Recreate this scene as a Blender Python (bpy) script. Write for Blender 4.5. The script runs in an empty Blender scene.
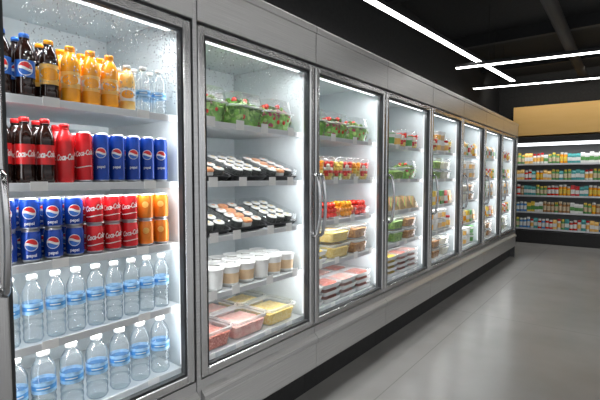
import bpy, bmesh, math, random, time
T0 = time.time()
from mathutils import Vector, Matrix
random.seed(11)
R = random.random
D = 1.768
COL = bpy.context.scene.collection
sc = bpy.context.scene
sc.view_settings.view_transform = 'Standard'
sc.view_settings.exposure = 0.0

# ---------------------------------------------------------------- materials
def new_mat(name):
    m = bpy.data.materials.new(name); m.use_nodes = True
    nt = m.node_tree; nt.nodes.clear()
    out = nt.nodes.new('ShaderNodeOutputMaterial')
    return m, nt, out

def pmat(name, c, rough=0.5, metal=0.0, var=0.0, nscale=20.0, bump=0.0, stretch=(1,1,1), em=0.0, c2=None, coat=0.0):
    m, nt, out = new_mat(name)
    b = nt.nodes.new('ShaderNodeBsdfPrincipled')
    b.inputs['Roughness'].default_value = rough
    b.inputs['Metallic'].default_value = metal
    b.inputs['Coat Weight'].default_value = coat
    nt.links.new(b.outputs[0], out.inputs[0])
    tc = nt.nodes.new('ShaderNodeTexCoord'); mp = nt.nodes.new('ShaderNodeMapping')
    mp.inputs['Scale'].default_value = stretch
    nz = nt.nodes.new('ShaderNodeTexNoise'); nz.inputs['Scale'].default_value = nscale
    nz.inputs['Detail'].default_value = 3
    nt.links.new(tc.outputs['Object'], mp.inputs[0]); nt.links.new(mp.outputs[0], nz.inputs['Vector'])
    cr = nt.nodes.new('ShaderNodeValToRGB')
    if c2 is None:
        a = tuple(max(0, x*(1-var)) for x in c); d = tuple(min(1, x*(1+var)) for x in c)
    else:
        a, d = c, c2
    cr.color_ramp.elements[0].position = 0.35; cr.color_ramp.elements[1].position = 0.65
    cr.color_ramp.elements[0].color = (*a, 1); cr.color_ramp.elements[1].color = (*d, 1)
    nt.links.new(nz.outputs['Fac'], cr.inputs[0]); nt.links.new(cr.outputs[0], b.inputs['Base Color'])
    if bump:
        bp = nt.nodes.new('ShaderNodeBump'); bp.inputs['Strength'].default_value = bump
        bp.inputs['Distance'].default_value = 0.01
        nt.links.new(nz.outputs['Fac'], bp.inputs['Height']); nt.links.new(bp.outputs[0], b.inputs['Normal'])
    return m

def clear_mat(name, tint=(0.95,0.98,1.0), op=0.1, body=(0.85,0.92,0.98), refl=0.05, edge=0.5, power=3.0, rough=0.05, etint=None):
    m, nt, out = new_mat(name)
    tr = nt.nodes.new('ShaderNodeBsdfTransparent'); tr.inputs[0].default_value = (*tint, 1)
    df = nt.nodes.new('ShaderNodeBsdfDiffuse'); df.inputs[0].default_value = (*body, 1)
    gl = nt.nodes.new('ShaderNodeBsdfGlossy'); gl.inputs['Roughness'].default_value = rough
    m1 = nt.nodes.new('ShaderNodeMixShader'); m1.inputs[0].default_value = op
    m2 = nt.nodes.new('ShaderNodeMixShader')
    lw = nt.nodes.new('ShaderNodeLayerWeight'); lw.inputs[0].default_value = 0.5
    pw = nt.nodes.new('ShaderNodeMath'); pw.operation = 'POWER'; pw.inputs[1].default_value = power
    ml = nt.nodes.new('ShaderNodeMath'); ml.operation = 'MULTIPLY_ADD'
    ml.inputs[1].default_value = edge; ml.inputs[2].default_value = refl
    nt.links.new(lw.outputs['Facing'], pw.inputs[0]); nt.links.new(pw.outputs[0], ml.inputs[0])
    nt.links.new(ml.outputs[0], m2.inputs[0])
    if etint:
        cr = nt.nodes.new('ShaderNodeValToRGB'); cr.color_ramp.elements[0].position = .35; cr.color_ramp.elements[1].position = .95
        cr.color_ramp.elements[0].color = (*tint, 1); cr.color_ramp.elements[1].color = (*etint, 1)
        nt.links.new(lw.outputs['Facing'], cr.inputs[0]); nt.links.new(cr.outputs[0], tr.inputs[0])
    nt.links.new(tr.outputs[0], m1.inputs[1]); nt.links.new(df.outputs[0], m1.inputs[2])
    nt.links.new(m1.outputs[0], m2.inputs[1]); nt.links.new(gl.outputs[0], m2.inputs[2])
    nt.links.new(m2.outputs[0], out.inputs[0])
    return m

def emat(name, c, s):
    m, nt, out = new_mat(name)
    e = nt.nodes.new('ShaderNodeEmission'); e.inputs[0].default_value = (*c, 1); e.inputs[1].default_value = s
    nt.links.new(e.outputs[0], out.inputs[0]); return m

M = {}
M['steel'] = pmat('brushed_steel', (0.70,0.70,0.70), 0.34, 1.0, 0.10, 8, 0.0, (0.3,1,60))
M['steel_door'] = pmat('door_steel', (0.68,0.68,0.68), 0.25, 1.0, 0.10, 8, 0.0, (60,1,0.3))
M['steel_dark'] = pmat('dark_steel', (0.22,0.225,0.23), 0.3, 1.0, 0.05, 8)
M['steel_handle'] = pmat('handle_steel', (0.55,0.55,0.56), 0.18, 1.0, 0.03, 8)
M['gasket'] = pmat('gasket', (0.03,0.032,0.035), 0.6, 0, 0.1)
M['black'] = pmat('black_matte', (0.012,0.012,0.013), 0.6, 0, 0.2)
M['liner'] = pmat('white_liner', (0.56,0.61,0.63), 0.45, 0, 0.02)
M['shelf'] = pmat('shelf_white', (0.60,0.64,0.66), 0.35, 0, 0.03)
M['shelfdark'] = pmat('cooler_grey', (0.16,0.165,0.17), 0.45, 0, 0.03)
M['rail'] = pmat('shelf_rail', (0.66,0.68,0.69), 0.3, 0.2, 0.02)
M['tag'] = pmat('tag_white', (0.90,0.90,0.88), 0.5, 0, 0.02)
M['pane'] = clear_mat('door_glass', (0.93,0.97,0.97), 0.012, (0.8,0.9,0.92), 0.035, 0.4, 4.0, 0.02)
M['drop'] = clear_mat('water_drop', (0.8,0.86,0.9), 0.35, (0.9,0.95,1.0), 0.3, 0.6, 2.0, 0.05)
M['clear'] = clear_mat('clear_plastic', (0.98,0.99,0.995), 0.05, (0.85,0.9,0.92), 0.04, 0.40, 2.5, 0.08)
M['rim'] = clear_mat('frosted_rim', (0.97,0.985,0.99), 0.55, (0.85,0.88,0.88), 0.08, 0.45, 2.5, 0.1)
M['water'] = clear_mat('water_bottle_plastic', (0.975,0.99,0.995), 0.06, (0.87,0.93,0.97), 0.05, 0.45, 2.6, 0.05, etint=(0.52,0.64,0.72))
M['lamp'] = emat('led_white', (0.95,0.985,1.0), 2.6)
M['lampv'] = emat('led_edge', (0.95,0.985,1.0), 1.0)
M['lampc'] = emat('ceiling_led', (1.0,0.98,0.95), 9.0)
def P(n, *a, **k): M[n] = pmat(n, *a, **k)
P('cola', (0.018,0.006,0.004), 0.12, 0, 0.3)
P('red', (0.62,0.012,0.015), 0.3, 0, 0.05)
P('redcan', (0.60,0.012,0.018), 0.25, 0.3, 0.05)
P('bluecan', (0.008,0.05,0.32), 0.25, 0.3, 0.05)
P('bluelabel', (0.02,0.13,0.50), 0.35, 0, 0.1)
P('lightblue', (0.08,0.30,0.64), 0.35, 0, 0.2, nscale=60)
P('paleblue', (0.36,0.60,0.84), 0.35, 0, 0.15, nscale=60)
P('orangecan', (0.82,0.22,0.015), 0.25, 0.2, 0.08)
P('orange', (0.92,0.36,0.015), 0.18, 0, 0.06)
P('orangelabel', (0.86,0.44,0.07), 0.35, 0, 0.1, c2=(0.9,0.62,0.22))
P('white', (0.80,0.80,0.78), 0.4, 0, 0.02)
P('alu', (0.7,0.7,0.72), 0.3, 0.9, 0.03)
P('leaf1', (0.22,0.48,0.07), 0.5, 0, 0.3); P('leaf2', (0.46,0.68,0.20), 0.5, 0, 0.3)
P('leaf3', (0.12,0.32,0.05), 0.5, 0, 0.3); P('radicchio', (0.50,0.06,0.12), 0.5, 0, 0.3)
P('tomato', (0.75,0.035,0.015), 0.25, 0, 0.15)
P('nori', (0.010,0.014,0.010), 0.45, 0, 0.2); P('rice', (0.88,0.87,0.83), 0.6, 0, 0.04, nscale=200, bump=0.3)
P('salmon', (0.90,0.27,0.08), 0.4, 0, 0, nscale=60, c2=(0.92,0.45,0.20))
P('traybk', (0.014,0.014,0.015), 0.3, 0, 0.1)
P('mince', (0.52,0.10,0.07), 0.5, 0, 0, nscale=90, bump=1.0, c2=(0.80,0.36,0.28))
P('ham', (0.78,0.36,0.31), 0.45, 0, 0, nscale=25, bump=0.3, c2=(0.88,0.58,0.50))
P('pasta', (0.82,0.54,0.10), 0.5, 0, 0, nscale=70, bump=1.0, c2=(0.92,0.76,0.35))
P('cream', (0.80,0.74,0.58), 0.5, 0, 0, nscale=50, bump=0.6, c2=(0.9,0.87,0.78))
P('greens', (0.10,0.28,0.04), 0.5, 0, 0, nscale=60, bump=1.0, c2=(0.42,0.58,0.14))
P('brown', (0.26,0.10,0.03), 0.5, 0, 0, nscale=60, bump=1.0, c2=(0.60,0.32,0.12))
P('bread', (0.72,0.50,0.26), 0.7, 0, 0.12, nscale=60, bump=0.3)
P('kraft', (0.72,0.52,0.32), 0.6, 0, 0.06, nscale=30)
P('yellow', (0.85,0.60,0.08), 0.35, 0, 0.08); P('green', (0.12,0.36,0.10), 0.4, 0, 0.1)
P('teal', (0.06,0.34,0.34), 0.4, 0, 0.1)
P('beige', (0.70,0.57,0.38), 0.5, 0, 0.1)
P('wood', (0.84,0.52,0.17), 0.6, 0, 0, nscale=2, stretch=(1,1,6), c2=(0.86,0.54,0.19))
P('ceil', (0.012,0.013,0.014), 0.8, 0, 0.2); P('wallblack', (0.015,0.016,0.017), 0.7, 0, 0.2)
P('duct', (0.016,0.017,0.019), 0.7, 0.0, 0.1)

def floor_mat():
    m, nt, out = new_mat('polished_concrete')
    b = nt.nodes.new('ShaderNodeBsdfPrincipled'); nt.links.new(b.outputs[0], out.inputs[0])
    tc = nt.nodes.new('ShaderNodeTexCoord')
    n1 = nt.nodes.new('ShaderNodeTexNoise'); n1.inputs['Scale'].default_value = 1.6; n1.inputs['Detail'].default_value = 6
    nt.links.new(tc.outputs['Object'], n1.inputs['Vector'])
    cr = nt.nodes.new('ShaderNodeValToRGB')
    cr.color_ramp.elements[0].position = 0.25; cr.color_ramp.elements[1].position = 0.75
    cr.color_ramp.elements[0].color = (0.285,0.278,0.265,1); cr.color_ramp.elements[1].color = (0.355,0.347,0.332,1)
    nt.links.new(n1.outputs['Fac'], cr.inputs[0])
    br = nt.nodes.new('ShaderNodeTexBrick'); br.offset = 0.0; br.inputs['Scale'].default_value = 1.0
    br.inputs['Mortar Size'].default_value = 0.004; br.inputs['Brick Width'].default_value = 3.0; br.inputs['Row Height'].default_value = 3.0
    br.inputs['Color1'].default_value = (1,1,1,1); br.inputs['Color2'].default_value = (1,1,1,1); br.inputs['Mortar'].default_value = (0.72,0.72,0.72,1)
    mp = nt.nodes.new('ShaderNodeMapping'); mp.inputs['Location'].default_value = (0.8, 1.6, 0)
    nt.links.new(tc.outputs['Object'], mp.inputs[0]); nt.links.new(mp.outputs[0], br.inputs['Vector'])
    mx = nt.nodes.new('ShaderNodeMix'); mx.data_type = 'RGBA'; mx.blend_type = 'MULTIPLY'; mx.inputs[0].default_value = 1
    nt.links.new(cr.outputs[0], mx.inputs[6]); nt.links.new(br.outputs['Color'], mx.inputs[7])
    nt.links.new(mx.outputs[2], b.inputs['Base Color'])
    b.inputs['Roughness'].default_value = 0.23
    b.inputs['Specular IOR Level'].default_value = 0.5
    return m
M['floor'] = floor_mat()

# ---------------------------------------------------------------- mesh helpers
def box(bm, x0, x1, y0, y1, z0, z1, mi=0, bev=0.0):
    vs = [bm.verts.new((x, y, z)) for z in (z0, z1) for y in (y0, y1) for x in (x0, x1)]
    fs = []
    for idx in ((0,2,3,1),(4,5,7,6),(0,1,5,4),(2,6,7,3),(0,4,6,2),(1,3,7,5)):
        f = bm.faces.new([vs[i] for i in idx]); f.material_index = mi; fs.append(f)
    if bev:
        es = list({e for f in fs for e in f.edges})
        r = bmesh.ops.bevel(bm, geom=es, offset=bev, segments=2, affect='EDGES', profile=0.5)
        for f in r['faces']: f.material_index = mi

def extrude_x(bm, prof, x0, x1, mi=0, smooth=True):
    a = [bm.verts.new((x0, y, z)) for y, z in prof]; b = [bm.verts.new((x1, y, z)) for y, z in prof]
    n = len(prof)
    for i in range(n):
        j = (i+1) % n
        f = bm.faces.new((a[i], a[j], b[j], b[i])); f.material_index = mi
    bm.faces.new(a); bm.faces.new(list(reversed(b)))

def lathe(bm, prof, seg=20, mi=0, mis=None, cx=0, cy=0):
    rings = []
    for r, z in prof:
        if r < 1e-6: rings.append([bm.verts.new((cx, cy, z))])
        else: rings.append([bm.verts.new((cx+r*math.cos(2*math.pi*i/seg), cy+r*math.sin(2*math.pi*i/seg), z)) for i in range(seg)])
    for k in range(len(rings)-1):
        a, b = rings[k], rings[k+1]; m_ = mis[k] if mis else mi
        for i in range(seg):
            j = (i+1) % seg
            if len(a) == 1 and len(b) == 1: continue
            if len(a) == 1: f = bm.faces.new((a[0], b[j], b[i]))
            elif len(b) == 1: f = bm.faces.new((a[i], a[j], b[0]))
            else: f = bm.faces.new((a[i], a[j], b[j], b[i]))
            f.material_index = m_; f.smooth = True

def rrect(w, d, r, n=4):
    pts = []
    r = min(r, w/2-1e-4, d/2-1e-4)
    for cx, cy, a0 in ((w/2-r, d/2-r, 0), (-w/2+r, d/2-r, 90), (-w/2+r, -d/2+r, 180), (w/2-r, -d/2+r, 270)):
        for i in range(n+1):
            a = math.radians(a0+90*i/n); pts.append((cx+r*math.cos(a), cy+r*math.sin(a)))
    return pts

def loft(bm, secs, mi=0, cap0=True, cap1=True, mis=None, smooth=False):
    rings = []
    for w, d, r, z in secs: rings.append([bm.verts.new((x, y, z)) for x, y in rrect(w, d, r)])
    n = len(rings[0])
    for k in range(len(rings)-1):
        for i in range(n):
            j = (i+1) % n
            f = bm.faces.new((rings[k][i], rings[k][j], rings[k+1][j], rings[k+1][i]))
            f.material_index = mis[k] if mis else mi; f.smooth = smooth
    if cap0: f = bm.faces.new(list(reversed(rings[0]))); f.material_index = mis[0] if mis else mi
    if cap1: f = bm.faces.new(rings[-1]); f.material_index = mis[-1] if mis else mi

def tube(bm, pts, r, seg=10, mi=0):
    pts = [Vector(p) for p in pts]; rings = []
    for i, p in enumerate(pts):
        t = (pts[min(i+1, len(pts)-1)]-pts[max(i-1, 0)]).normalized()
        ref = Vector((1, 0.01, 0)) if abs(t.x) < .9 else Vector((0, 0, 1))
        u = t.cross(ref).normalized(); v = t.cross(u)
        rings.append([bm.verts.new(p+u*r*math.cos(2*math.pi*k/seg)+v*r*math.sin(2*math.pi*k/seg)) for k in range(seg)])
    for a, b in zip(rings, rings[1:]):
        for k in range(seg):
            f = bm.faces.new((a[k], a[(k+1) % seg], b[(k+1) % seg], b[k])); f.smooth = True; f.material_index = mi
    bm.faces.new(rings[0]); bm.faces.new(rings[-1])

def fin(name, bm, mats, parent=None, recalc=True):
    if recalc: bmesh.ops.recalc_face_normals(bm, faces=bm.faces[:])
    me = bpy.data.meshes.new(name); bm.to_mesh(me); bm.free()
    for m in mats: me.materials.append(M[m])
    ob = bpy.data.objects.new(name, me); COL.objects.link(ob)
    if parent: ob.parent = parent
    return ob

def empty(name, loc=(0,0,0)):
    e = bpy.data.objects.new(name, None); e.empty_display_size = 0.05; e.location = loc; COL.objects.link(e); return e

def meta(o, label, cat, group=None, kind=None):
    o['label'] = label; o['category'] = cat
    if group: o['group'] = group
    if kind: o['kind'] = kind

class Kind:
    def __init__(s, root, label, cat, w, d, h):
        s.root = root; s.used = False; s.label = label; s.cat = cat; s.w = w; s.d = d; s.h = h
        s.kids = list(root.children)
    def place(s, loc, rot=0.0, group=None, label=None, sc_=1.0):
        if not s.used: o = s.root; s.used = True
        else:
            o = s.root.copy(); COL.objects.link(o)
            for c in s.kids:
                k = c.copy(); COL.objects.link(k); k.parent = o
        o.location = loc; o.rotation_euler = (0, 0, rot)
        o.scale = sc_ if isinstance(sc_, tuple) else (sc_, sc_, sc_)
        meta(o, label or s.label, s.cat, group)
        return o

# ---------------------------------------------------------------- decals
def text_me(body, size, shear=0.0, off=0.0):
    cu = bpy.data.curves.new('txt', 'FONT'); cu.body = body; cu.size = size; cu.shear = shear
    cu.align_x = 'CENTER'; cu.align_y = 'CENTER'; cu.offset = off; cu.resolution_u = 3
    ob = bpy.data.objects.new('txt', cu); COL.objects.link(ob)
    bpy.context.view_layer.update()
    me = bpy.data.meshes.new_from_object(ob)
    bpy.data.objects.remove(ob); return me

def add_text(bm, body, size, Rr, z, mi, shear=0, off=0, rot=0.0, sy=1.0):
    me = text_me(body, size, shear, off)
    vs = []
    c, s = math.cos(rot), math.sin(rot)
    for v in me.vertices:
        vy = v.co.y*sy
        x, y = v.co.x*c-vy*s, v.co.x*s+vy*c
        a = x/Rr; vs.append(bm.verts.new((Rr*math.sin(a), -Rr*math.cos(a), z+y)))
    for p in me.polygons:
        try: f = bm.faces.new([vs[i] for i in p.vertices]); f.material_index = mi
        except ValueError: pass

def strip(bm, xs, fa, fb, Rr, z, mi):
    prev = None
    for x in xs:
        a = x/Rr; A = bm.verts.new((Rr*math.sin(a), -Rr*math.cos(a), z+fa(x))); B = bm.verts.new((Rr*math.sin(a), -Rr*math.cos(a), z+fb(x)))
        if prev: f = bm.faces.new((prev[0], A, B, prev[1])); f.material_index = mi
        prev = (A, B)

def globe(bm, g, Rr, z, mw, mr, mb):
    xs = [g*math.sin(math.pi*(i/16-0.5)) for i in range(17)]
    h = lambda x, q: math.sqrt(max(0, q*q-x*x))
    strip(bm, xs, lambda x: -h(x, g), lambda x: h(x, g), Rr*1.006, z, mw)
    q = g*0.90; xs = [q*math.sin(math.pi*(i/16-0.5)) for i in range(17)]
    up = lambda x: min(h(x, q), max(-h(x, q), q*(0.20-0.22*math.sin(x/q*2.2))))
    dn = lambda x: max(-h(x, q), min(h(x, q), q*(-0.24-0.20*math.sin(x/q*2.2))))
    strip(bm, xs, up, lambda x: h(x, q), Rr*1.014, z, mr)
    strip(bm, xs, lambda x: -h(x, q), dn, Rr*1.014, z, mb)

# ---------------------------------------------------------------- drinks
def can(name, r, h, matn, label, style):
    bm = bmesh.new()
    lathe(bm, [(0,0.004),(r*0.7,0.004),(r*0.78,0),(r*0.97,0.012),(r,0.02),(r,h-0.022),(r*0.86,h-0.006),(r*0.84,h),(r*0.78,h),(r*0.76,h-0.005),(0,h-0.005)], 24,
          mis=[1,1,1,0,0,0,1,1,1,1])
    root = fin(name, bm, [matn, 'alu'])
    bm = bmesh.new()
    if style == 'globe':
        globe(bm, r*0.68, r, h*(0.60 if h > .15 else .55), 0, 1, 2)
        fin('printed_emblem', bm, ['white', 'red', 'bluelabel'], root, False)
        bm = bmesh.new(); add_text(bm, 'pepsi', r*0.48, r*1.01, h*(0.32 if h > .15 else .22), 0, 0, 0.0004)
        fin('printed_name', bm, ['white'], root, False)
    elif style == 'script':
        add_text(bm, 'Coca-Cola', r*0.52, r*1.01, h*0.58, 0, 0.4, 0.0005, 0.16, 1.7)
        fin('printed_name', bm, ['white'], root, False)
        bm = bmesh.new(); xs = [r*(-1.1+2.2*i/14) for i in range(15)]
        strip(bm, xs, lambda x: -0.003+0.004*math.sin(x/r*1.8), lambda x: 0.000+0.004*math.sin(x/r*1.8+0.3), r*1.01, h*0.32, 0)
        fin('printed_wave', bm, ['white'], root, False)
    else:
        g = r*0.42; xs = [g*math.sin(math.pi*(i/12-0.5)) for i in range(13)]
        strip(bm, xs, lambda x: -math.sqrt(max(0, g*g-x*x)), lambda x: math.sqrt(max(0, g*g-x*x)), r*1.008, h*0.60, 0)
        fin('printed_emblem', bm, ['orangelabel'], root, False)
    bm = bmesh.new(); lathe(bm, [(0,h-0.002),(r*0.3,h-0.002),(r*0.3,h-0.0035),(0,h-0.0035)], 10, cx=0, cy=-r*0.2)
    fin('pull_tab', bm, ['alu'], root)
    return Kind(root, label, 'drink can', 2*r, 2*r, h)

def bottle(name, r, h, bodym, capm, labelm, label, style=None, waist=False, lz=(0.36, 0.62), stripe=None):
    bm = bmesh.new()
    lo, hi = lz[0]*h, lz[1]*h
    pr = [(0,0.008),(r*0.55,0.0),(r*0.85,0.002),(r,0.014)]
    if style == 'water':
        n = 3
        for i in range(n):
            z0 = 0.02+(lo-0.024)*i/n; z1 = 0.02+(lo-0.024)*(i+1)/n
            pr += [(r, z0), (r*0.94, (z0+z1)/2), (r, z1)]
    elif waist:
        pr += [(r*1.0, lo*0.6), (r*0.92, lo*0.9)]
    pr += [(r*0.97, lo), (r*0.97, hi)]
    if style == 'water': pr += [(r, hi+0.006), (r, h*.71), (r*.94, h*.76), (r*.78, h*.82), (r*.58, h*.87)]
    else: pr += [(r*0.99, hi+0.01), (r*.98, max(h*.70, hi+.014)), (r*0.86, h*0.78), (r*0.64, h*0.85)]
    pr += [(r*0.48, h*0.89), (r*0.46, h*0.915), (r*0.54, h*0.92), (r*0.54, h*0.928), (r*0.44, h*0.932)]
    lathe(bm, pr, 24)
    root = fin(name, bm, [bodym])
    bm = bmesh.new()
    lathe(bm, [(r*0.44,h*0.93),(r*0.52,h*0.93),(r*0.52,h*0.99),(r*0.47,h),(0,h)], 16)
    fin('cap', bm, [capm], root)
    bm = bmesh.new(); q = r*0.985+0.0006
    if stripe: lathe(bm, [(q,lo+0.002),(q,lo+(hi-lo)*0.32),(q,lo+(hi-lo)*0.68),(q,hi-0.002)], 24, mis=[0,1,0])
    else: lathe(bm, [(q,lo+0.002),(q,hi-0.002)], 24)
    fin('label_wrap', bm, [labelm, stripe or labelm], root, True)
    mid = (lo+hi)/2
    bm = bmesh.new()
    if style == 'script':
        add_text(bm, 'Coca-Cola', r*0.54, q*1.01, mid, 0, 0.4, 0.0006, 0.08, 1.9); fin('printed_name', bm, ['white'], root, False)
    elif style == 'globe':
        globe(bm, (hi-lo)*0.40, q, mid, 0, 1, 2); fin('printed_emblem', bm, ['white', 'red', 'bluelabel'], root, False)
    elif style == 'fruit':
        g = (hi-lo)*0.3; xs = [g*1.6*math.sin(math.pi*(i/12-0.5)) for i in range(13)]
        strip(bm, xs, lambda x: -math.sqrt(max(0, g*g-x*x/2.56)), lambda x: math.sqrt(max(0, g*g-x*x/2.56)), q*1.008, mid, 0)
        fin('printed_emblem', bm, ['orange'], root, False)
    elif style == 'water':
        g = r*.55; xs = [g*(-1+2*i/12) for i in range(13)]
        strip(bm, xs, lambda x: -.002, lambda x: .0025, q*1.008, mid, 0)
        fin('printed_bar', bm, ['white'], root, False)
    else: bm.free()
    return Kind(root, label, 'bottle', 2*r, 2*r, h)

K = {}
K['cola_r'] = bottle('cola_bottle', 0.0345, 0.262, 'cola', 'red', 'red', 'dark cola bottle with red cap and red script label', 'script', True, (0.28, 0.60))
K['cola_f'] = bottle('cola_bottle', 0.0345, 0.25, 'red', 'red', 'red', 'all-red cola bottle with red cap and white script', 'script', False, (0.20, 0.66))
K['cola_b'] = bottle('cola_bottle', 0.035, 0.25, 'cola', 'bluelabel', 'bluelabel', 'dark cola bottle with blue round-emblem label', 'globe', True, (0.30, 0.58))
K['cola_o'] = bottle('soda_bottle', 0.035, 0.245, 'cola', 'orange', 'orangelabel', 'dark soda bottle with orange label', 'fruit', True, (0.25, 0.60))
K['orange'] = bottle('orange_juice_bottle', 0.038, 0.242, 'orange', 'orange', 'orangelabel', 'orange juice bottle with orange cap', 'fruit', False, (0.25, 0.55), 'white')
K['orange_s'] = bottle('orange_juice_bottle', 0.035, 0.215, 'orangelabel', 'white', 'white', 'small orange drink bottle with pale label', 'fruit', False, (0.2, 0.5))
K['water_s'] = bottle('water_bottle', 0.035, 0.225, 'water', 'white', 'paleblue', 'clear water bottle with light blue label and white cap', 'water', False, (0.34, 0.50), 'lightblue')
K['water_m'] = bottle('water_bottle', 0.0375, 0.275, 'water', 'white', 'paleblue', 'clear water bottle with blue and white label and white cap', 'water', False, (0.42, 0.60), 'lightblue')
K['water_l'] = bottle('water_bottle', 0.047, 0.29, 'water', 'white', 'paleblue', 'large clear water bottle with blue and white label', 'water', False, (0.40, 0.58), 'lightblue')
K['can_tr'] = can('soda_can', 0.0345, 0.222, 'redcan', 'tall red soda can with white script', 'script')
K['can_tb'] = can('soda_can', 0.0345, 0.222, 'bluecan', 'tall blue soda can with round emblem', 'globe')
K['can_b'] = can('soda_can', 0.037, 0.13, 'bluecan', 'short blue soda can with round emblem', 'globe')
K['can_r'] = can('soda_can', 0.037, 0.13, 'redcan', 'short red soda can with white script', 'script')
K['can_o'] = can('soda_can', 0.037, 0.13, 'orangecan', 'short orange soda can with pale emblem', 'plain')

# ---------------------------------------------------------------- food packs
def leaves(bm, w, d, h0, hh, n, mids, cw, cd):
    for _ in range(n):
        x = (R()-0.5)*w; y = (R()-0.5)*d
        z = h0+hh*max(0.0, 1-(2*x/w)**2*0.5-(2*y/d)**2*0.5)*(0.35+0.65*R())
        L = 0.026+0.022*R(); W = L*(0.35+0.3*R())
        rot = Matrix.Rotation(R()*6.28, 3, 'Z') @ Matrix.Rotation((R()-0.5)*1.8, 3, 'Y') @ Matrix.Rotation((R()-0.3)*1.2, 3, 'X')
        mi = random.choice(mids); rows = []
        for i in range(5):
            t = i/4; ww = W*math.sin(math.pi*(0.12+0.8*t)); row = []
            for j in (-1, 0, 1):
                v = Vector((j*ww, (t-0.5)*L*1.6, -0.010*(2*t-1)**2+(0.006 if j else 0)*math.sin(t*9+j)))
                v = rot @ v+Vector((x, y, z))
                v.x = max(-cw, min(cw, v.x)); v.y = max(-cd, min(cd, v.y))
                row.append(bm.verts.new(v))
            rows.append(row)
        for i in range(4):
            for j in range(2):
                f = bm.faces.new((rows[i][j], rows[i][j+1], rows[i+1][j+1], rows[i+1][j])); f.material_index = mi; f.smooth = True

def ball(bm, c, r, mi=0, sub=2, sq=1.0):
    res = bmesh.ops.create_icosphere(bm, subdivisions=sub, radius=r, matrix=Matrix.Translation(c) @ Matrix.Diagonal((1, 1, sq, 1)))
    fs = {f for v in res['verts'] for f in v.link_faces}
    for f in fs: f.material_index = mi; f.smooth = True

def salad(label, w=0.30, d=0.26, mids=(0,0,1,1,2), nt=3, red='tomato', name='salad_box'):
    bm = bmesh.new()
    loft(bm, [(w*0.80,d*0.80,0.05,0.0),(w*0.97,d*0.97,0.06,0.115),(w,d,0.06,0.118),(w,d,0.06,0.125)], cap1=False, mis=[0,1,1])
    root = fin(name, bm, ['clear','rim'])
    bm = bmesh.new(); loft(bm, [(w,d,0.06,0.1265),(w*0.95,d*0.95,0.055,0.131),(w*0.85,d*0.85,0.05,0.205),(w*0.78,d*0.78,0.05,0.210)], cap0=False, mis=[1,0,0])
    fin('lid', bm, ['clear','rim'], root)
    bm = bmesh.new()
    loft(bm, [(w*0.74,d*0.74,0.05,0.006),(w*0.86,d*0.86,0.05,0.095),(w*0.6,d*0.6,0.05,0.115)], mi=0)
    leaves(bm, w*0.82, d*0.82, 0.09, 0.085, 260, mids, w*.43, d*.43)
    for _ in range(110):
        a = R()*6.28; z = .02+.09*R(); k = .80+.14*z/.11
        x = max(-1, min(1, 1.35*math.cos(a)))*w*k*.465; y = max(-1, min(1, 1.35*math.sin(a)))*d*k*.465
        vs = []
        yaw = math.atan2(y, x)
        for q in range(7):
            b = q/7*6.28; rr = .011+.010*R(); u = rr*math.cos(b); v = rr*math.sin(b)
            vs.append(bm.verts.new((max(-w*.44, min(w*.44, x-u*math.sin(yaw))), max(-d*.44, min(d*.44, y+u*math.cos(yaw))), min(.11, max(.008, z+v)))))
        f = bm.faces.new(vs); f.material_index = random.choice(mids)
    fin('salad_greens', bm, ['leaf1','leaf2','leaf3','radicchio'], root, False)
    for i in range(nt):
        bm = bmesh.new(); a = i*2*math.pi/nt; q = .28 if i % 2 else .2
        if i % 3 == 2: ball(bm, (q*w*math.cos(a), -d*.37, 0.06+.02*(i % 2)), 0.018)
        else: ball(bm, (q*w*math.cos(a), q*d*math.sin(a), 0.165), 0.018)
        fin('cherry_tomato', bm, [red], root)
    return Kind(root, label, 'salad', w, d, 0.21)

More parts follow.
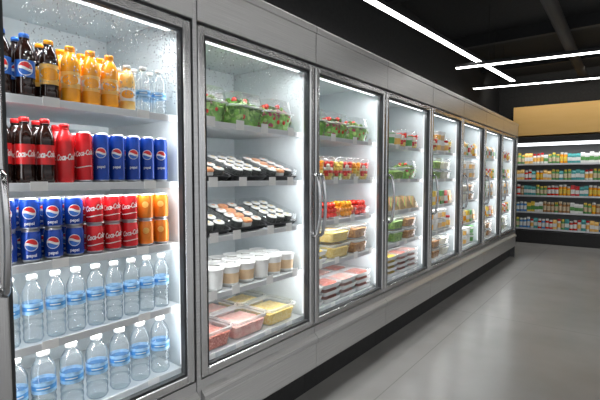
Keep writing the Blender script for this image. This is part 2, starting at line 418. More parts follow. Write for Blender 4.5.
def sushi(label, topm='salmon', w=0.295, d=0.36, nigiri=False):
    tilt = math.radians(19); rm = Matrix.Rotation(tilt, 3, 'X')
    root = empty('sushi_pack')
    off = Vector((0, 0, d/2*math.sin(tilt)+0.002))
    def tl(bm):
        for v in bm.verts: v.co = rm @ v.co+off
    bm = bmesh.new()
    tt = math.tan(tilt)
    vs = [bm.verts.new(p) for p in ((-w*.4,-d*.3,0),(w*.4,-d*.3,0),(w*.4,d*.42,0),(-w*.4,d*.42,0),(-w*.4,-d*.3,off.z-d*.3*tt-.003),(w*.4,-d*.3,off.z-d*.3*tt-.003),(w*.4,d*.42,off.z+d*.42*tt-.003),(-w*.4,d*.42,off.z+d*.42*tt-.003))]
    for idx in ((3,2,1,0),(4,5,6,7),(0,1,5,4),(1,2,6,5),(2,3,7,6),(3,0,4,7)): bm.faces.new([vs[i] for i in idx])
    fin('riser', bm, ['traybk'], root)
    bm = bmesh.new(); loft(bm, [(w*.9,d*.92,.015,0.0),(w,d,.02,.030),(w*.95,d*.96,.02,.030),(w*.88,d*.9,.015,.005)]); tl(bm)
    fin('tray', bm, ['traybk'], root)
    bm = bmesh.new(); loft(bm, [(w*.98,d*.98,.02,.031),(w*.94,d*.95,.02,.078),(w*.88,d*.9,.02,.083)], cap0=False); tl(bm)
    fin('lid', bm, ['clear'], root)
    proto = None; pn = None
    for i in range(3):
        for j in range(4):
            p = rm @ Vector(((i-1)*w*.28, (j-1.5)*d*.222, 0.006))+off
            if nigiri and i == 1:
                if pn is None:
                    bm = bmesh.new(); loft(bm, [(.064,.056,.02,0),(.072,.062,.022,.02),(.068,.058,.022,.036)])
                    pn = ob = fin('rice_block', bm, ['rice'], root)
                    bm = bmesh.new(); loft(bm, [(.074,.052,.02,.0365),(.078,.056,.02,.046),(.066,.046,.02,.054)]); pf = o2 = fin('fish_slice', bm, ['salmon'], root)
                else:
                    ob = pn.copy(); COL.objects.link(ob); ob.parent = root
                    o2 = pf.copy(); COL.objects.link(o2); o2.parent = root
                for q in (ob, o2): q.location = p; q.rotation_euler = (tilt, 0, 0)
                continue
            if proto is None:
                bm = bmesh.new(); r, h = 0.036, 0.056
                lathe(bm, [(0,0),(r,0),(r,h*.90),(r*.97,h*.92),(r*.92,h),(r*.40,h+.002),(r*.36,h+.004),(0,h+.005)], 18, mis=[0,0,0,1,1,1,2,2])
                ob = fin('sushi_roll', bm, ['nori','rice',topm], root); proto = ob
            else:
                ob = proto.copy(); COL.objects.link(ob); ob.parent = root
            ob.location = p; ob.rotation_euler = (tilt, 0, 0)
    return Kind(root, label, 'sushi', w, d, 0.2)

def deli(label, fill, w=0.26, d=0.22, h=0.075, name='deli_box', lidlabel=None):
    bm = bmesh.new()
    loft(bm, [(w*.86,d*.84,.03,0),(w*.96,d*.96,.035,h*.85),(w,d,.04,h*.9),(w,d,.04,h)], cap1=False, mis=[0,1,1])
    root = fin(name, bm, ['clear','rim'])
    bm = bmesh.new(); n = 18; g = []
    for i in range(n+1):
        row = []
        for j in range(n+1):
            u, v = i/n*2-1, j/n*2-1
            e = max(abs(u), abs(v)); z = h*0.74+0.012*(1-e**4)+0.008*(R()-0.5)-(0.05*h if e > .95 else 0)
            row.append(bm.verts.new((u*w*.44, v*d*.44, z)))
        g.append(row)
    for i in range(n):
        for j in range(n):
            f = bm.faces.new((g[i][j], g[i+1][j], g[i+1][j+1], g[i][j+1])); f.smooth = True
    loft(bm, [(w*.82,d*.80,.03,0.004),(w*.89,d*.89,.02,h*.70)], cap1=False)
    fin('food_filling', bm, [fill], root, False)
    bm = bmesh.new(); loft(bm, [(w*1.01,d*1.01,.04,h+.0005),(w*1.01,d*1.01,.04,h+.004),(w*.93,d*.93,.035,h+.006),(w*.9,d*.9,.03,h+.02)], cap0=False, mis=[1,1,0])
    fin('lid', bm, ['clear','rim'], root)
    if lidlabel:
        bm = bmesh.new(); box(bm, -w*.2, w*.2, -d*.18, d*.14, h+.0205, h+.0215); fin('sticker', bm, [lidlabel], root)
    return Kind(root, label, 'food container', w, d, h+.022)

def slices(label, matn, w=0.25, d=0.22, name='sliced_meat_tray', tray='white'):
    bm = bmesh.new(); loft(bm, [(w*.88,d*.88,.02,0),(w,d,.025,.035),(w*.97,d*.97,.025,.035),(w*.86,d*.86,.02,.006)])
    root = fin(name, bm, [tray])
    for k in range(6):
        bm = bmesh.new(); x = -w*.28+k*w*.112; seg = 18
        top = []; bot = []
        for i in range(seg):
            a = 2*math.pi*i/seg; dx = math.cos(a)*w*.17; dy = math.sin(a)*d*.38
            zz = .012+.16*(dx+w*.17)+.003*math.sin(3*a+k)
            top.append(bm.verts.new((x+dx, dy, zz+.007))); bot.append(bm.verts.new((x+dx, dy, zz)))
        bm.faces.new(top); bm.faces.new(list(reversed(bot)))
        for i in range(seg): bm.faces.new((bot[i], bot[(i+1) % seg], top[(i+1) % seg], top[i]))
        fin('slice', bm, [matn], root)
    bm = bmesh.new(); loft(bm, [(w*.99,d*.99,.025,.0365),(w*.95,d*.95,.02,.056)], cap0=False); fin('film_cover', bm, ['clear'], root)
    return Kind(root, label, 'packed food', w, d, .057)

def sandwich(label, w=0.16, d=0.09, h=0.15):
    def prism(bm, y0, y1, s, mi):
        pts = [(-w/2*s, .004), (w/2*s, .004), (-w/2*s, .004+(h-.01)*s)]
        A = [bm.verts.new((x, y0, z)) for x, z in pts]; B = [bm.verts.new((x, y1, z)) for x, z in pts]
        f = bm.faces.new(A); f.material_index = mi; f = bm.faces.new(list(reversed(B))); f.material_index = mi
        for i in range(3):
            j = (i+1) % 3; f = bm.faces.new((A[i], B[i], B[j], A[j])); f.material_index = mi
    bm = bmesh.new(); prism(bm, -d/2, d/2, 1.0, 0); bmesh.ops.bevel(bm, geom=bm.edges[:], offset=.004, segments=2, affect='EDGES')
    root = fin('sandwich_pack', bm, ['clear'])
    for k, (m, y0, y1, s) in enumerate((('bread', -d*.45, -d*.2, .92), ('leaf2', -d*.195, -d*.08, .94), ('ham', -d*.075, d*.07, .93), ('yellow', d*.075, d*.14, .94), ('bread', d*.145, d*.42, .92))):
        bm = bmesh.new(); prism(bm, y0, y1, s, 0); fin(('bread_slice', 'lettuce', 'ham_slice', 'cheese_slice', 'bread_slice')[k], bm, [m], root)
    return Kind(root, label, 'sandwich', w, d, h)

def tub(label, band, lid='white', r=0.062, h=0.13, name='yogurt_tub', body='white'):
    bm = bmesh.new(); lathe(bm, [(0,0.003),(r*.78,.003),(r*.80,0),(r*.84,h*.18),(r*.92,h*.66),(r*.97,h*.93),(r*.99,h*.94)], 24, mis=[0,0,0,1,0,0])
    root = fin(name, bm, [body, band])
    bm = bmesh.new(); lathe(bm, [(r*.985,h*.93),(r*1.04,h*.93),(r*1.04,h*.985),(r*.98,h),(r*.9,h),(r*.88,h*.985),(0,h*.985)], 24)
    fin('lid', bm, [lid], root)
    return Kind(root, label, 'food tub', 2.1*r, 2.1*r, h)

def cup(label, cols, r=0.066, h=0.195):
    bm = bmesh.new(); lathe(bm, [(0,.003),(r*.74,.003),(r*.76,0),(r*.96,h*.8),(r,h*.81),(r,h*.83)], 20)
    root = fin('fruit_cup', bm, ['clear'])
    bm = bmesh.new(); lathe(bm, [(r*1.02,h*.82),(r*1.02,h*.85),(r*.9,h*.95),(r*.6,h),(0,h)], 20, mis=[1,0,0,0]); fin('lid', bm, ['clear','rim'], root)
    bm = bmesh.new(); lv = 6
    for k in range(lv):
        z = .02+k*(h*.84-.022)/lv; rr = r*(.74+.2*k/lv)-.017
        for i in range(7):
            a = i*.9+k; q = rr if i < 6 else 0
            ball(bm, (q*math.cos(a), q*math.sin(a), z), .0195, min(len(cols)-1, int(k*len(cols)/lv+R()*1.1)), 1)
    fin('fruit_pieces', bm, cols, root, False)
    return Kind(root, label, 'fruit cup', 2*r, 2*r, h)

def punnet(label, matn, w=0.235, d=0.20, br=0.024, sub=2):
    bm = bmesh.new(); loft(bm, [(w*.86,d*.86,.02,0),(w,d,.025,.08),(w*1.02,d*1.02,.025,.082)], cap1=False)
    root = fin('fruit_punnet', bm, ['clear'])
    for k, z in enumerate((.026, .068, .108)):
        f_ = (.86, .9, .78)[k]
        nx = int(w*f_/(2*br)); ny = int(d*f_/(2*br))
        for i in range(nx):
            for j in range(ny):
                if k < 2 and 0 < i < nx-1 and 0 < j < ny-1: continue
                bm = bmesh.new(); ball(bm, ((i-(nx-1)/2)*2*br, (j-(ny-1)/2)*2*br, z+R()*.006), br*.98, 0, sub, .92+R()*.1)
                fin('fruit', bm, [matn], root)
    return Kind(root, label, 'fruit punnet', w*1.02, d*1.02, .13)

def carton(name, label, mats, w=.085, d=.06, h=.2, gable=True):
    bm = bmesh.new(); s = [(w,d,.004,0),(w,d,.004,h*.25),(w,d,.004,h*.6),(w,d,.004,h*.8)]; mm = [0,1,0]
    if gable: s += [(w,d*.12,.003,h*.95),(w,d*.12,.003,h)]; mm += [0,0]
    else: s += [(w,d,.004,h)]; mm += [0]
    loft(bm, s, mis=mm)
    root = fin(name, bm, mats)
    return Kind(root, label, 'carton', w, d, h)

def jar(name, label, body, lid, band, r=.04, h=.13):
    bm = bmesh.new(); lathe(bm, [(0,.003),(r*.9,0),(r,.008),(r,h*.2),(r,h*.62),(r,h*.72),(r*.8,h*.82)], 16, mis=[0,0,0,1,0,0])
    lathe(bm, [(r*.8,h*.82),(r*.86,h*.82),(r*.86,h*.98),(r*.8,h),(0,h)], 16, mi=2)
    root = fin(name, bm, [body, band, lid])
    return Kind(root, label, 'jar', 2*r, 2*r, h)

def pouch(name, label, body, band, w=.12, d=.05, h=.17):
    bm = bmesh.new(); loft(bm, [(w*.9,d,.02,0),(w,d*.95,.02,h*.2),(w*.98,d*.8,.018,h*.6),(w,d*.2,.004,h*.93),(w,d*.08,.002,h)], mis=[0,1,0,0])
    root = fin(name, bm, [body, band])
    return Kind(root, label, 'food pouch', w, d, h)

K['salad_g'] = salad('clear box of mixed green salad leaves with tomato', mids=(0,1,1,0,2), nt=5)
K['salad_r'] = salad('clear box of green and red salad leaves', mids=(0,1,3,1,1), nt=6)
K['salad_t'] = salad('clear box of leaf salad topped with many tomatoes', mids=(1,0,1,3), nt=12)
K['sushi1'] = sushi('black tray of sushi rolls and salmon pieces', nigiri=True)
K['sushi2'] = sushi('black tray of sushi rolls with yellow filling', 'pasta')
K['mince'] = deli('clear container of minced red meat', 'mince', .30, .27, .11, lidlabel=None)
K['pink'] = deli('clear container of pink meat spread', 'ham', .30, .27, .11)
K['pasta'] = deli('clear container of yellow pasta salad', 'pasta', .30, .27, .11, lidlabel=None)
K['creamy'] = deli('clear container of creamy white salad', 'cream', .26, .23, .11, lidlabel='white')
K['veg'] = deli('clear container of green vegetable salad', 'greens', .26, .23, .11)
K['stew'] = deli('clear container of brown cooked food', 'brown', .26, .23, .11)
K['ham'] = slices('white tray of sliced pink ham', 'ham')
K['beef'] = slices('white tray of sliced red meat', 'mince')
K['cheese'] = slices('white tray of sliced yellow cheese', 'yellow', name='sliced_cheese_tray', tray='white')
K['sand'] = sandwich('clear wedge pack with ham and cheese sandwich')
K['tub_k'] = tub('white paper tub with kraft band and white lid', 'kraft')
K['tub_w'] = tub('plain white tub with white lid', 'white')
K['tub_r'] = tub('white tub with orange band', 'orangelabel')
K['tub_g'] = tub('white tub with green band and green lid', 'green', 'green')
K['cup_r'] = cup('clear cup of red and yellow cut fruit', ['yellow','tomato','cream','tomato'])
K['cup_y'] = cup('clear cup of yellow and orange cut fruit', ['cream','yellow','orange'])
K['cup_g'] = cup('clear cup of green and red cut fruit', ['leaf2','tomato','yellow'])
K['tomato'] = punnet('clear punnet of red tomatoes', 'tomato')
K['oranges'] = punnet('clear punnet of small orange fruit', 'orange', .235, .20, .026)
K['carton_w'] = carton('drink_carton', 'white carton with green band', ['white','green'])
K['carton_o'] = carton('drink_carton', 'orange juice carton with white band', ['orangelabel','white'])
K['carton_r'] = carton('drink_carton', 'white carton with red band', ['white','red'])
K['carton_t'] = carton('drink_carton', 'teal drink carton with white band', ['teal','white'])
K['box_y'] = carton('food_box', 'yellow food box with white band', ['yellow','white'], .11, .06, .17, False)
K['box_g'] = carton('food_box', 'green food box with white band', ['green','beige'], .11, .06, .17, False)
K['jar_r'] = jar('sauce_jar', 'jar of red sauce with white lid', 'tomato', 'white', 'white', h=.16)
K['jar_o'] = jar('juice_jar', 'orange jar with yellow band', 'orange', 'white', 'yellow', h=.16)
K['jar_w'] = jar('yogurt_jar', 'white jar with orange band and red lid', 'white', 'red', 'orangelabel', h=.16)
K['jar_b'] = jar('yogurt_jar', 'blue yogurt jar with white lid', 'lightblue', 'white', 'white', h=.16)
K['jar_k'] = jar('sauce_jar', 'brown sauce jar with pale band', 'brown', 'beige', 'beige', h=.16)
K['jar_g'] = jar('pickle_jar', 'green jar with pale band', 'green', 'yellow', 'beige', h=.17)
K['pouch_b'] = pouch('food_pouch', 'beige food pouch with orange band', 'beige', 'orange')
K['pouch_r'] = pouch('food_pouch', 'red food pouch with white band', 'red', 'white')
K['pouch_y'] = pouch('food_pouch', 'yellow food pouch with green band', 'yellow', 'green')

# ---------------------------------------------------------------- display cases
SHZ = [0.585, 0.927, 1.256, 1.574, 1.913]
ZB, ZT, ZH = 0.53, 2.38, 2.65
bounds = [(-0.40,0.525),(0.535,1.42),(1.455,2.49),(2.50,3.615),(3.625,4.755),(4.765,5.895),(5.905,7.035),(7.045,8.175),(8.185,9.40)]
GLASS = (0,)

def build_case(x0, x1, idx, last=False):
    w = x1-x0; e = empty('display_refrigerator', (x0, D, 0))
    meta(e, 'upright stainless steel glass-door display refrigerator, lit shelves inside', 'refrigerator', 'row of glass-door refrigerators')
    g0 = -0.004; g1 = w+0.004
    bm = bmesh.new()
    box(bm, g0, g1, .80, .84, .22, ZH-.01); box(bm, g0, g1, .05, .80, ZT+.04, ZT+.06); box(bm, g0, g0+.012, .05, .80, .24, ZT+.04)
    box(bm, g1-.012, g1, .05, .80, .24, ZT+.04); box(bm, g0+.012, g1-.012, .05, .80, .54, .56)
    fin('cabinet_body', bm, ['liner'], e)
    H0 = ZT+.012
    prof = [(.05, H0), (-.002, H0), (-.006, H0+.004), (-.006, ZH-.055), (-.014, ZH-.050), (-.014, ZH-.010), (-.004, ZH), (.8, ZH), (.8, ZH-.02), (.05, ZH-.02)]
    bm = bmesh.new(); extrude_x(bm, prof, g0+.002, g1-.002)
    fin('header_panel', bm, ['steel'], e)
    bm = bmesh.new()
    pr = [(.05,.22),(-.008,.22),(-.012,.226),(-.012,.394),(-.008,.40),(.05,.40)]
    extrude_x(bm, pr, g0+.0015, g1-.0015)
    pr = [(.05,.412),(-.024,.412),(-.030,.418),(-.030,.442),(-.022,.45),(.004,.475),(.004,ZB-.008),(.05,ZB-.008)]
    extrude_x(bm, pr, g0+.0015, g1-.0015)
    fin('base_panel', bm, ['steel'], e)
    bm = bmesh.new(); box(bm, g0, g1, -.006, .0, .40, .412, 0); fin('bumper_strip', bm, ['gasket'], e)
    bm = bmesh.new(); box(bm, g0, g1, .09, .12, 0, .22); fin('kick_plate', bm, ['black'], e)
    bm = bmesh.new(); box(bm, g0, .03, .05, .075, ZB-.02, ZT+.02); box(bm, w-.03, g1, .05, .075, ZB-.02, ZT+.02)
    box(bm, .03, w-.03, .05, .075, ZT-.03, ZT+.02); box(bm, .03, w-.03, .05, .075, ZB-.02, ZB+.02)
    fin('front_frame', bm, ['steel_dark'], e)
    a, b = .004, w-.004; s = .046
    bm = bmesh.new()
    box(bm, a, a+s, 0, .044, ZB, ZT, 0, .008); box(bm, b-s, b, 0, .044, ZB, ZT, 0, .008)
    box(bm, a+s, b-s, .001, .043, ZT-s, ZT, 0, .006); box(bm, a+s, b-s, .001, .043, ZB, ZB+s, 0, .006)
    door = fin('door', bm, ['steel_door'], e)
    bm = bmesh.new(); t = .012; p, q = a+s, b-s
    box(bm, p, p+t, .008, .04, ZB+s, ZT-s); box(bm, q-t, q, .008, .04, ZB+s, ZT-s); box(bm, p+t, q-t, .008, .04, ZT-s-t, ZT-s); box(bm, p+t, q-t, .008, .04, ZB+s, ZB+s+t)
    fin('glass_seal', bm, ['gasket'], door)
    if idx in GLASS:
        bm = bmesh.new(); vs = [bm.verts.new(c) for c in ((p,.02,ZB+s),(q,.02,ZB+s),(q,.02,ZT-s),(p,.02,ZT-s))]; bm.faces.new(vs)
        fin('glass_pane', bm, ['pane'], door)
    hx = a+s*.5 if idx not in (0, 2) else b-s*.5
    bm = bmesh.new(); pts = [(hx, .004, 1.18), (hx, -.03, 1.185)]
    for i in range(13):
        tt = i/12; pts.append((hx, -.045-.022*math.sin(math.pi*tt), 1.20+.40*tt))
    pts += [(hx, -.03, 1.615), (hx, .004, 1.62)]
    tube(bm, pts, .0125, 12); fin('handle', bm, ['steel_handle'], door)
    bm = bmesh.new(); box(bm, .06, w-.06, .085, .11, ZT-.045, ZT-.025, 0, .004); fin('lamp_tube', bm, ['lamp'], e)
    for xx in (.018, w-.03):
        bm = bmesh.new(); box(bm, xx, xx+.012, .078, .09, ZB+.08, ZT-.08); fin('lamp_strip', bm, ['lampv'], e)
    k_ = 1.25 if idx == 1 else (1.1 if idx < 4 else .8)
    for sx, xx in ((1, .035), (-1, w-.035)):
        l = bpy.data.lights.new('case_light', 'AREA'); l.shape = 'RECTANGLE'; l.size = .05; l.size_y = ZT-ZB-.2; l.energy = 1.35*k_; l.color = (.97,.99,1)
        o = bpy.data.objects.new('case_light', l); COL.objects.link(o); o.parent = e; o.location = (xx, .085, (ZB+ZT)/2)
        d = Vector((sx*.5, .85, 0)); o.rotation_euler = d.to_track_quat('-Z', 'Y').to_euler()
    l = bpy.data.lights.new('case_light', 'AREA'); l.shape = 'RECTANGLE'; l.size = w-.15; l.size_y = .03; l.energy = 3.4*k_; l.color = (.97,.99,1)
    o = bpy.data.objects.new('case_light', l); COL.objects.link(o); o.parent = e; o.location = (w/2, .12, ZT-.055); o.rotation_euler = (math.radians(25), 0, 0)
    for k, z in enumerate(SHZ):
        bm = bmesh.new(); box(bm, .014, w-.014, .106, .74, z-.014, z, 0)
        sh = fin('shelf', bm, ['shelf'], e)
        bm = bmesh.new(); box(bm, .014, w-.014, .094, .105, z-.03, z+.003, 0, .002); fin('price_rail', bm, ['rail'], sh)
        if 0 < idx and k > 0:
            l = bpy.data.lights.new('shelf_fill', 'AREA'); l.shape = 'RECTANGLE'; l.size = w-.12; l.size_y = .02; l.energy = 2.4*k_; l.color = (.98,.99,1)  # added fill light under each shelf, brightens the food below; no lamp modelled
            o = bpy.data.objects.new('shelf_fill', l); COL.objects.link(o); o.parent = e; o.location = (w/2, .118, z-.017); o.rotation_euler = (math.radians(20), 0, 0)
        if idx <= 5:
            n = 4 if idx > 1 else 2
            for i in range(n):
                bm = bmesh.new(); tx = w*(i+.5)/n+(R()-.5)*.1; hh = .026 if idx in (2, 3) and k in (1, 2, 3, 4) else .008
                box(bm, tx-.032, tx+.032, .0915, .0935, z-.030, z+hh); fin('price_tag', bm, ['tag'], sh)
    if last:
        bm = bmesh.new(); box(bm, g1, g1+.05, 0, .84, 0, ZH); fin('end_panel', bm, ['steel_dark'], e)
    return e

cases = []
for i, (a, b) in enumerate(bounds): cases.append(build_case(a, b, i, i == len(bounds)-1))
bm = bmesh.new(); box(bm, 1.4245, 1.4505, -.003, .05, .22, ZH-.02, 0, .002)
o = fin('joint_trim', bm, ['steel']); o.location = (0, D, 0); meta(o, 'brushed steel joint trim between two refrigerators', 'trim strip')

def condensation(door_case, x0, x1, z0, z1, n):
    door = [c for c in door_case.children if c.name.startswith('door')][0]
    bm = bmesh.new()
    for _ in range(n):
        u = R(); v = R()
        x = x1-(x1-x0)*u**1.3; z = z1-(z1-z0)*v**1.5; r = .0012+.0026*R()**2
        bmesh.ops.create_icosphere(bm, subdivisions=1, radius=r, matrix=Matrix.Translation((x, .0185, z)) @ Matrix.Diagonal((1, .4, 1.2, 1)))
    for f in bm.faces: f.smooth = True
    o = fin('condensation_drops', bm, ['drop'], door, False); o['kind'] = 'stuff'
condensation(cases[1], .12, .82, 1.96, 2.32, 1800)
condensation(cases[2], .07, .97, 2.06, 2.32, 1100)

YF = D+.106
def fill(ci, si, seq, rows=1, dep=None, rot=None, group='', stack=1, margin=.05, jitter=.004, gap=None):
    a, b = bounds[ci]; z = SHZ[si]; n = len(seq); W = (b-a)-2*margin; p = W/n
    for r_ in range(rows):
        for i, k in enumerate(seq):
            kd = K[k]; dd = dep or kd.d+.008
            for s in range(stack if kd.h*stack < .29 else 1):
                x = a+margin+p*(i+.5)+(R()-.5)*jitter; y = YF+.008+kd.d/2+r_*dd+(R()-.5)*jitter*.5
                rt = (R()-.5)*.03 if rot is None else -math.atan2(x, y)*.95+(R()-.5)*.2
                kd.place((x, y, z+.001+s*(kd.h-.001)), rt, group)

fill(1, 4, ['cola_b','cola_b','cola_o','orange','orange','orange','orange_s','water_s','water_s'], 2, .08, -.4, 'soda and juice bottles on the top shelf', margin=.05)
fill(1, 3, ['cola_r','cola_r','cola_r','cola_f','can_tr','can_tb','can_tb','can_tb','can_tb','can_tb'], 2, .08, -.4, 'cola bottles and tall cans on the second shelf', margin=.05)
fill(1, 2, ['can_b']*4+['can_r']*3+['can_o']*2, 2, .086, -.4, 'stacked short cans on the middle shelf', 2, margin=.05)
fill(1, 1, ['water_m']*9, 1, .09, 0, 'water bottles on the fourth shelf', margin=.05)
fill(1, 0, ['water_l']*7, 1, .11, 0, 'large water bottles on the bottom shelf', margin=.05)
fill(2, 4, ['salad_r','salad_g','salad_t'], 2, .275, None, 'salad boxes on the top shelf')
fill(2, 3, ['sushi1','sushi2','sushi1'], 1, None, None, 'sushi packs on the upper shelf', margin=.035, jitter=.001)
fill(2, 2, ['sushi2','sushi1','sushi2'], 1, None, None, 'sushi packs on the middle shelf', margin=.035, jitter=.001)
fill(2, 1, ['tub_w','tub_w','tub_k','tub_k','tub_w','tub_k','tub_k'], 3, .135, None, 'paper tubs on the fourth shelf', margin=.045)
fill(2, 0, ['mince','pink','pasta'], 2, .285, None, 'deli containers on the bottom shelf')
fill(3, 4, ['salad_g','salad_t','salad_r'], 1, None, None, 'salad boxes on the top shelf')
fill(3, 3, ['cup_r','cup_y','cup_r','cup_g','cup_r','cup_y','cup_r'], 2, .14, None, 'fruit cups on the upper shelf')
fill(3, 2, ['tomato','tomato','oranges','tomato'], 1, .16, None, 'fruit punnets on the middle shelf')
fill(3, 1, ['cheese','pasta','stew'], 2, .285, None, 'deli food on the fourth shelf', 2)
fill(3, 0, ['ham','beef','ham','beef'], 2, .235, None, 'sliced meat trays on the bottom shelf', 3, margin=.03)
fill(4, 4, ['cup_g','cup_y','tub_g','tub_r','cup_r','tub_g','cup_r'], 2, .14, None, 'tubs and fruit cups on the top shelf', margin=.035)
fill(4, 3, ['salad_g','veg','salad_r'], 1, None, None, 'salads on the upper shelf')
fill(4, 2, ['sand','sand','sand','sand','sand','sand'], 2, .1, None, 'sandwich packs on the middle shelf')
fill(4, 1, ['creamy','veg','stew'], 2, .25, None, 'mixed deli food on the fourth shelf', 2)
fill(4, 0, ['ham','cheese','beef','ham'], 1, None, None, 'deli trays on the bottom shelf', 4, margin=.03)
pools = {5: [['tub_r','jar_w','tub_g','cup_r','tub_r','tub_k','jar_w','cup_g'], ['salad_t','veg','creamy'], ['pouch_b','pouch_y','box_y','pouch_b','box_g','pouch_r','pouch_b'], ['tub_w','tub_k','tub_r','tub_w','tub_k','tub_r','jar_w'], ['creamy','stew','creamy']],
 6: [['jar_w','jar_o','carton_w','jar_w','carton_o','jar_g','carton_r','jar_w','jar_o','carton_o'], ['tub_k','tub_r','tub_w','tub_k','tub_w','tub_r','tub_k'], ['veg','creamy','stew'], ['pouch_y','pouch_b','pouch_r','pouch_b','box_y','box_g','pouch_b'], ['tub_w','tub_r','tub_w','tub_r','tub_w','tub_g']],
 7: [['carton_w','carton_o','carton_w','carton_r','carton_w','carton_o','carton_r','carton_w','carton_o','carton_w'], ['jar_o','jar_w','jar_g','jar_b','jar_o','jar_w','jar_r','jar_w','jar_o','jar_g'], ['tub_w','tub_r','tub_w','tub_g','tub_w','tub_r','tub_k'], ['box_y','pouch_b','box_g','pouch_b','box_y','pouch_r','pouch_b'], ['veg','creamy','stew']],
 8: [['jar_w','jar_o','carton_w','jar_w','carton_o','jar_w','carton_r','jar_w','jar_o','jar_w'], ['box_y','pouch_b','pouch_y','pouch_b','box_g','pouch_r','pouch_b','box_y'], ['tub_w','tub_r','tub_w','tub_k','tub_w','tub_r','tub_k'], ['jar_o','jar_w','jar_g','jar_w','jar_o','jar_w','jar_r','jar_w','jar_g'], ['creamy','veg','creamy']]}
names = ['top', 'upper', 'middle', 'fourth', 'bottom']
for ci, rowsq in pools.items():
    for k, seq in enumerate(rowsq): fill(ci, 4-k, seq, 1, None, None, 'chilled groceries on the %s shelf' % names[k], 2, margin=.035, jitter=.001)

# ---------------------------------------------------------------- open wall cooler at the end
CX, CY0, CY1 = 11.65, -1.0, 2.62
e = empty('open_cooler', (CX, 0, 0)); meta(e, 'open-front black multideck cooler with lit shelves of colourful groceries', 'refrigerator')
bm = bmesh.new(); box(bm, .62, .66, CY0, CY1, 0, 2.5); box(bm, 0, .62, CY0, CY0+.04, 0, 2.5); box(bm, 0, .62, CY1-.04, CY1, 0, 2.5); fin('cabinet_body', bm, ['black'], e)
bm = bmesh.new(); box(bm, .6, .615, CY0+.04, CY1-.04, .3, 2.4); fin('back_panel', bm, ['shelfdark'], e)
bm = bmesh.new(); box(bm, -.05, .66, CY0, CY1, 2.42, 2.56, 0, .01); fin('canopy', bm, ['black'], e)
bm = bmesh.new(); box(bm, 0, .6, CY0+.04, CY1-.04, 0, .30, 0, .01); fin('base_panel', bm, ['black'], e)
bm = bmesh.new(); box(bm, -.01, .06, CY0+.05, CY1-.05, 2.345, 2.415); fin('lamp_tube', bm, ['lamp'], e)
CZ = [.36, .76, 1.16, 1.53, 1.92]
for z in CZ:
    bm = bmesh.new(); box(bm, .06, .6, CY0+.04, CY1-.04, z-.02, z); sh = fin('shelf', bm, ['shelfdark'], e)
    bm = bmesh.new(); box(bm, .045, .058, CY0+.04, CY1-.04, z-.035, z+.005); fin('price_rail', bm, ['rail'], sh)
    if z > .4:
        bm = bmesh.new(); box(bm, .07, .09, CY0+.06, CY1-.06, z-.032, z-.022); fin('lamp_strip', bm, ['lamp'], sh)  # glowing strips added under the shelves to light the shaded tiers below
l = bpy.data.lights.new('cooler_light', 'AREA'); l.shape = 'RECTANGLE'; l.energy = 9
l.size, l.size_y = .06, 3.4
o = bpy.data.objects.new('cooler_light', l); COL.objects.link(o); o.parent = e; o.location = (-.10, .8, 2.36)
o.rotation_euler = (0, math.radians(-25), 0)
rowk = [['jar_w','carton_o','jar_b','jar_r','carton_t','jar_w','jar_g'], ['pouch_y','jar_o','jar_g','jar_r','carton_w','jar_b','jar_k'], ['jar_k','jar_r','pouch_r','jar_o','carton_r','jar_g','carton_t'],
        ['jar_o','jar_g','carton_o','jar_w','jar_r','carton_t'], ['carton_w','carton_o','jar_g','jar_w','carton_r','jar_o','carton_t']]
for z, pool in zip(CZ, rowk):
    y = CY1-.1
    while y > CY0+.25:
        k = random.choice(pool)
        for _ in range(random.choice((1, 2, 3))):
            kd = K[k]; s_ = .95 if kd.w < .1 else .7
            if y-kd.w*s_ < CY0+.06: break
            kd.place((CX+.08+kd.d/2*1.1, y-kd.w*s_/2, z+.001), -math.pi/2, 'groceries in the open wall cooler', None, (s_, 1.1, (.21+.05*R())/kd.h))
            y -= kd.w*s_+.004

# ---------------------------------------------------------------- room
def struct(name, b_, mats, label):
    bm = bmesh.new(); box(bm, *b_); o = fin(name, bm, mats); o['kind'] = 'structure'; o['label'] = label; o['category'] = 'room'; return o
struct('floor', (-5, 12.6, -7, 3.0, -.1, 0), ['floor'], 'grey polished concrete floor with faint joints')
struct('ceiling', (-5, 12.6, -7, 3.0, 4.2, 4.3), ['ceil'], 'black painted open ceiling')
struct('wall_left', (-5, 12.6, 2.8, 3.0, 0, 4.2), ['wallblack'], 'black wall behind the refrigerators')
struct('wall_back', (12.4, 12.6, -7, 2.8, 0, 4.2), ['wallblack'], 'dark end wall')
struct('trim_1', (11.68, 12.4, -2.5, 2.3, 2.60, 3.30), ['wood'], 'warm yellow-orange bulkhead above the open cooler')

def lamp(p0, p1, z=3.4):
    p0, p1 = Vector((*p0, z)), Vector((*p1, z)); dv = p1-p0; L = dv.length
    e = empty('linear_lamp', (p0+p1)/2); e.rotation_euler = (0, 0, math.atan2(dv.y, dv.x))
    meta(e, 'long white LED strip lamp suspended from the black ceiling', 'ceiling lamp', 'LED strip lamps')
    bm = bmesh.new(); box(bm, -L/2, L/2, -.04, .04, .012, .06, 0, .003); fin('lamp_housing', bm, ['duct'], e)
    bm = bmesh.new(); box(bm, -L/2+.01, L/2-.01, -.036, .036, 0, .0115); fin('diffuser', bm, ['lampc'], e)
    for s in (-1, 1):
        bm = bmesh.new(); lathe(bm, [(.003, .0605), (.003, 4.2-z)], 6, cx=s*L*.37); fin('cable', bm, ['black'], e)
lamp((.6, 2.42), (8.98, 1.79)); lamp((6.95, 2.22), (7.5, -1.4), 3.3); lamp((9.27, 2.6), (10.0, -1.6))
lamp((-1.5, -.7), (6.7, -.7), 3.82); lamp((-1.5, -3.0), (6.7, -3.0)); lamp((8.3, -1.7), (8.3, -5.0))  # out-of-view lamps, added to brighten the floor and streak the steel header
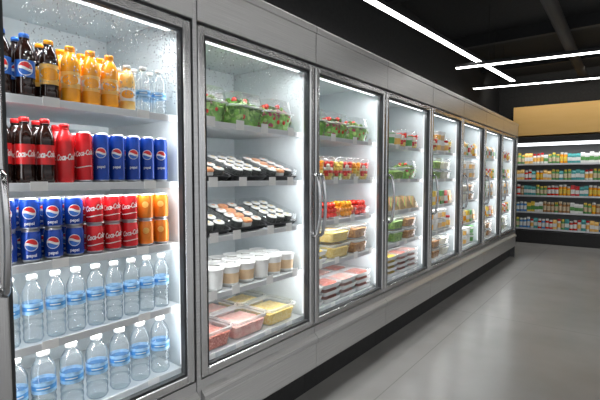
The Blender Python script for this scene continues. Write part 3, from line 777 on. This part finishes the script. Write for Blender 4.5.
l = bpy.data.lights.new('bulkhead_fill', 'AREA'); l.shape = 'RECTANGLE'; l.energy = 22; l.size = .1; l.size_y = 4; l.color = (1,.95,.87)  # added light without a fixture, brightens the wood bulkhead
o = bpy.data.objects.new('bulkhead_fill', l); COL.objects.link(o); o.location = (10.9, .6, 3.9); o.rotation_euler = (0, math.radians(-45), 0)
for x in (3.0, 5.6, 8.4, 10.6):
    bm = bmesh.new(); box(bm, x-.06, x+.06, -6.9, 2.79, 4.0, 4.199); o = fin('ceiling_beam', bm, ['duct']); meta(o, 'black steel beam under the ceiling', 'beam', 'ceiling beams')
bm = bmesh.new(); tube(bm, [(-4, .9, 3.9095), (12.3, .9, 3.9095)], .09, 14)
o = fin('air_duct', bm, ['duct']); meta(o, 'dark round duct running below the ceiling', 'duct')
for kd in K.values():
    if not kd.used:
        for c in kd.kids: bpy.data.objects.remove(c)
        bpy.data.objects.remove(kd.root)

# ---------------------------------------------------------------- world, camera
w = bpy.data.worlds.new('world'); sc.world = w; w.use_nodes = True
nt = w.node_tree; bg = nt.nodes['Background']
tc = nt.nodes.new('ShaderNodeTexCoord'); sx = nt.nodes.new('ShaderNodeSeparateXYZ'); cr = nt.nodes.new('ShaderNodeValToRGB')
nt.links.new(tc.outputs['Generated'], sx.inputs[0]); nt.links.new(sx.outputs['Z'], cr.inputs[0]); nt.links.new(cr.outputs[0], bg.inputs[0])
el = cr.color_ramp.elements
el[0].position = 0.0; el[0].color = (.30,.31,.32,1)
el[1].position = 0.34; el[1].color = (.97,.98,1,1)
n_ = el.new(0.08); n_.color = (.48,.49,.50,1)
n_ = el.new(0.18); n_.color = (.92,.93,.94,1)
bg.inputs[1].default_value = 1.5
cam = bpy.data.cameras.new('camera'); cam.sensor_width = 36; cam.lens = 430/600*36; cam.clip_start = .02
co = bpy.data.objects.new('camera', cam); COL.objects.link(co); co.location = (0, 0, 1.6)
t = math.atan(328/430); pit = math.atan(23/430)
co.rotation_euler = Vector((math.cos(t)*math.cos(pit), math.sin(t)*math.cos(pit), -math.sin(pit))).to_track_quat('-Z', 'Y').to_euler()
sc.camera = co
print('done', time.time()-T0, len(bpy.data.objects))
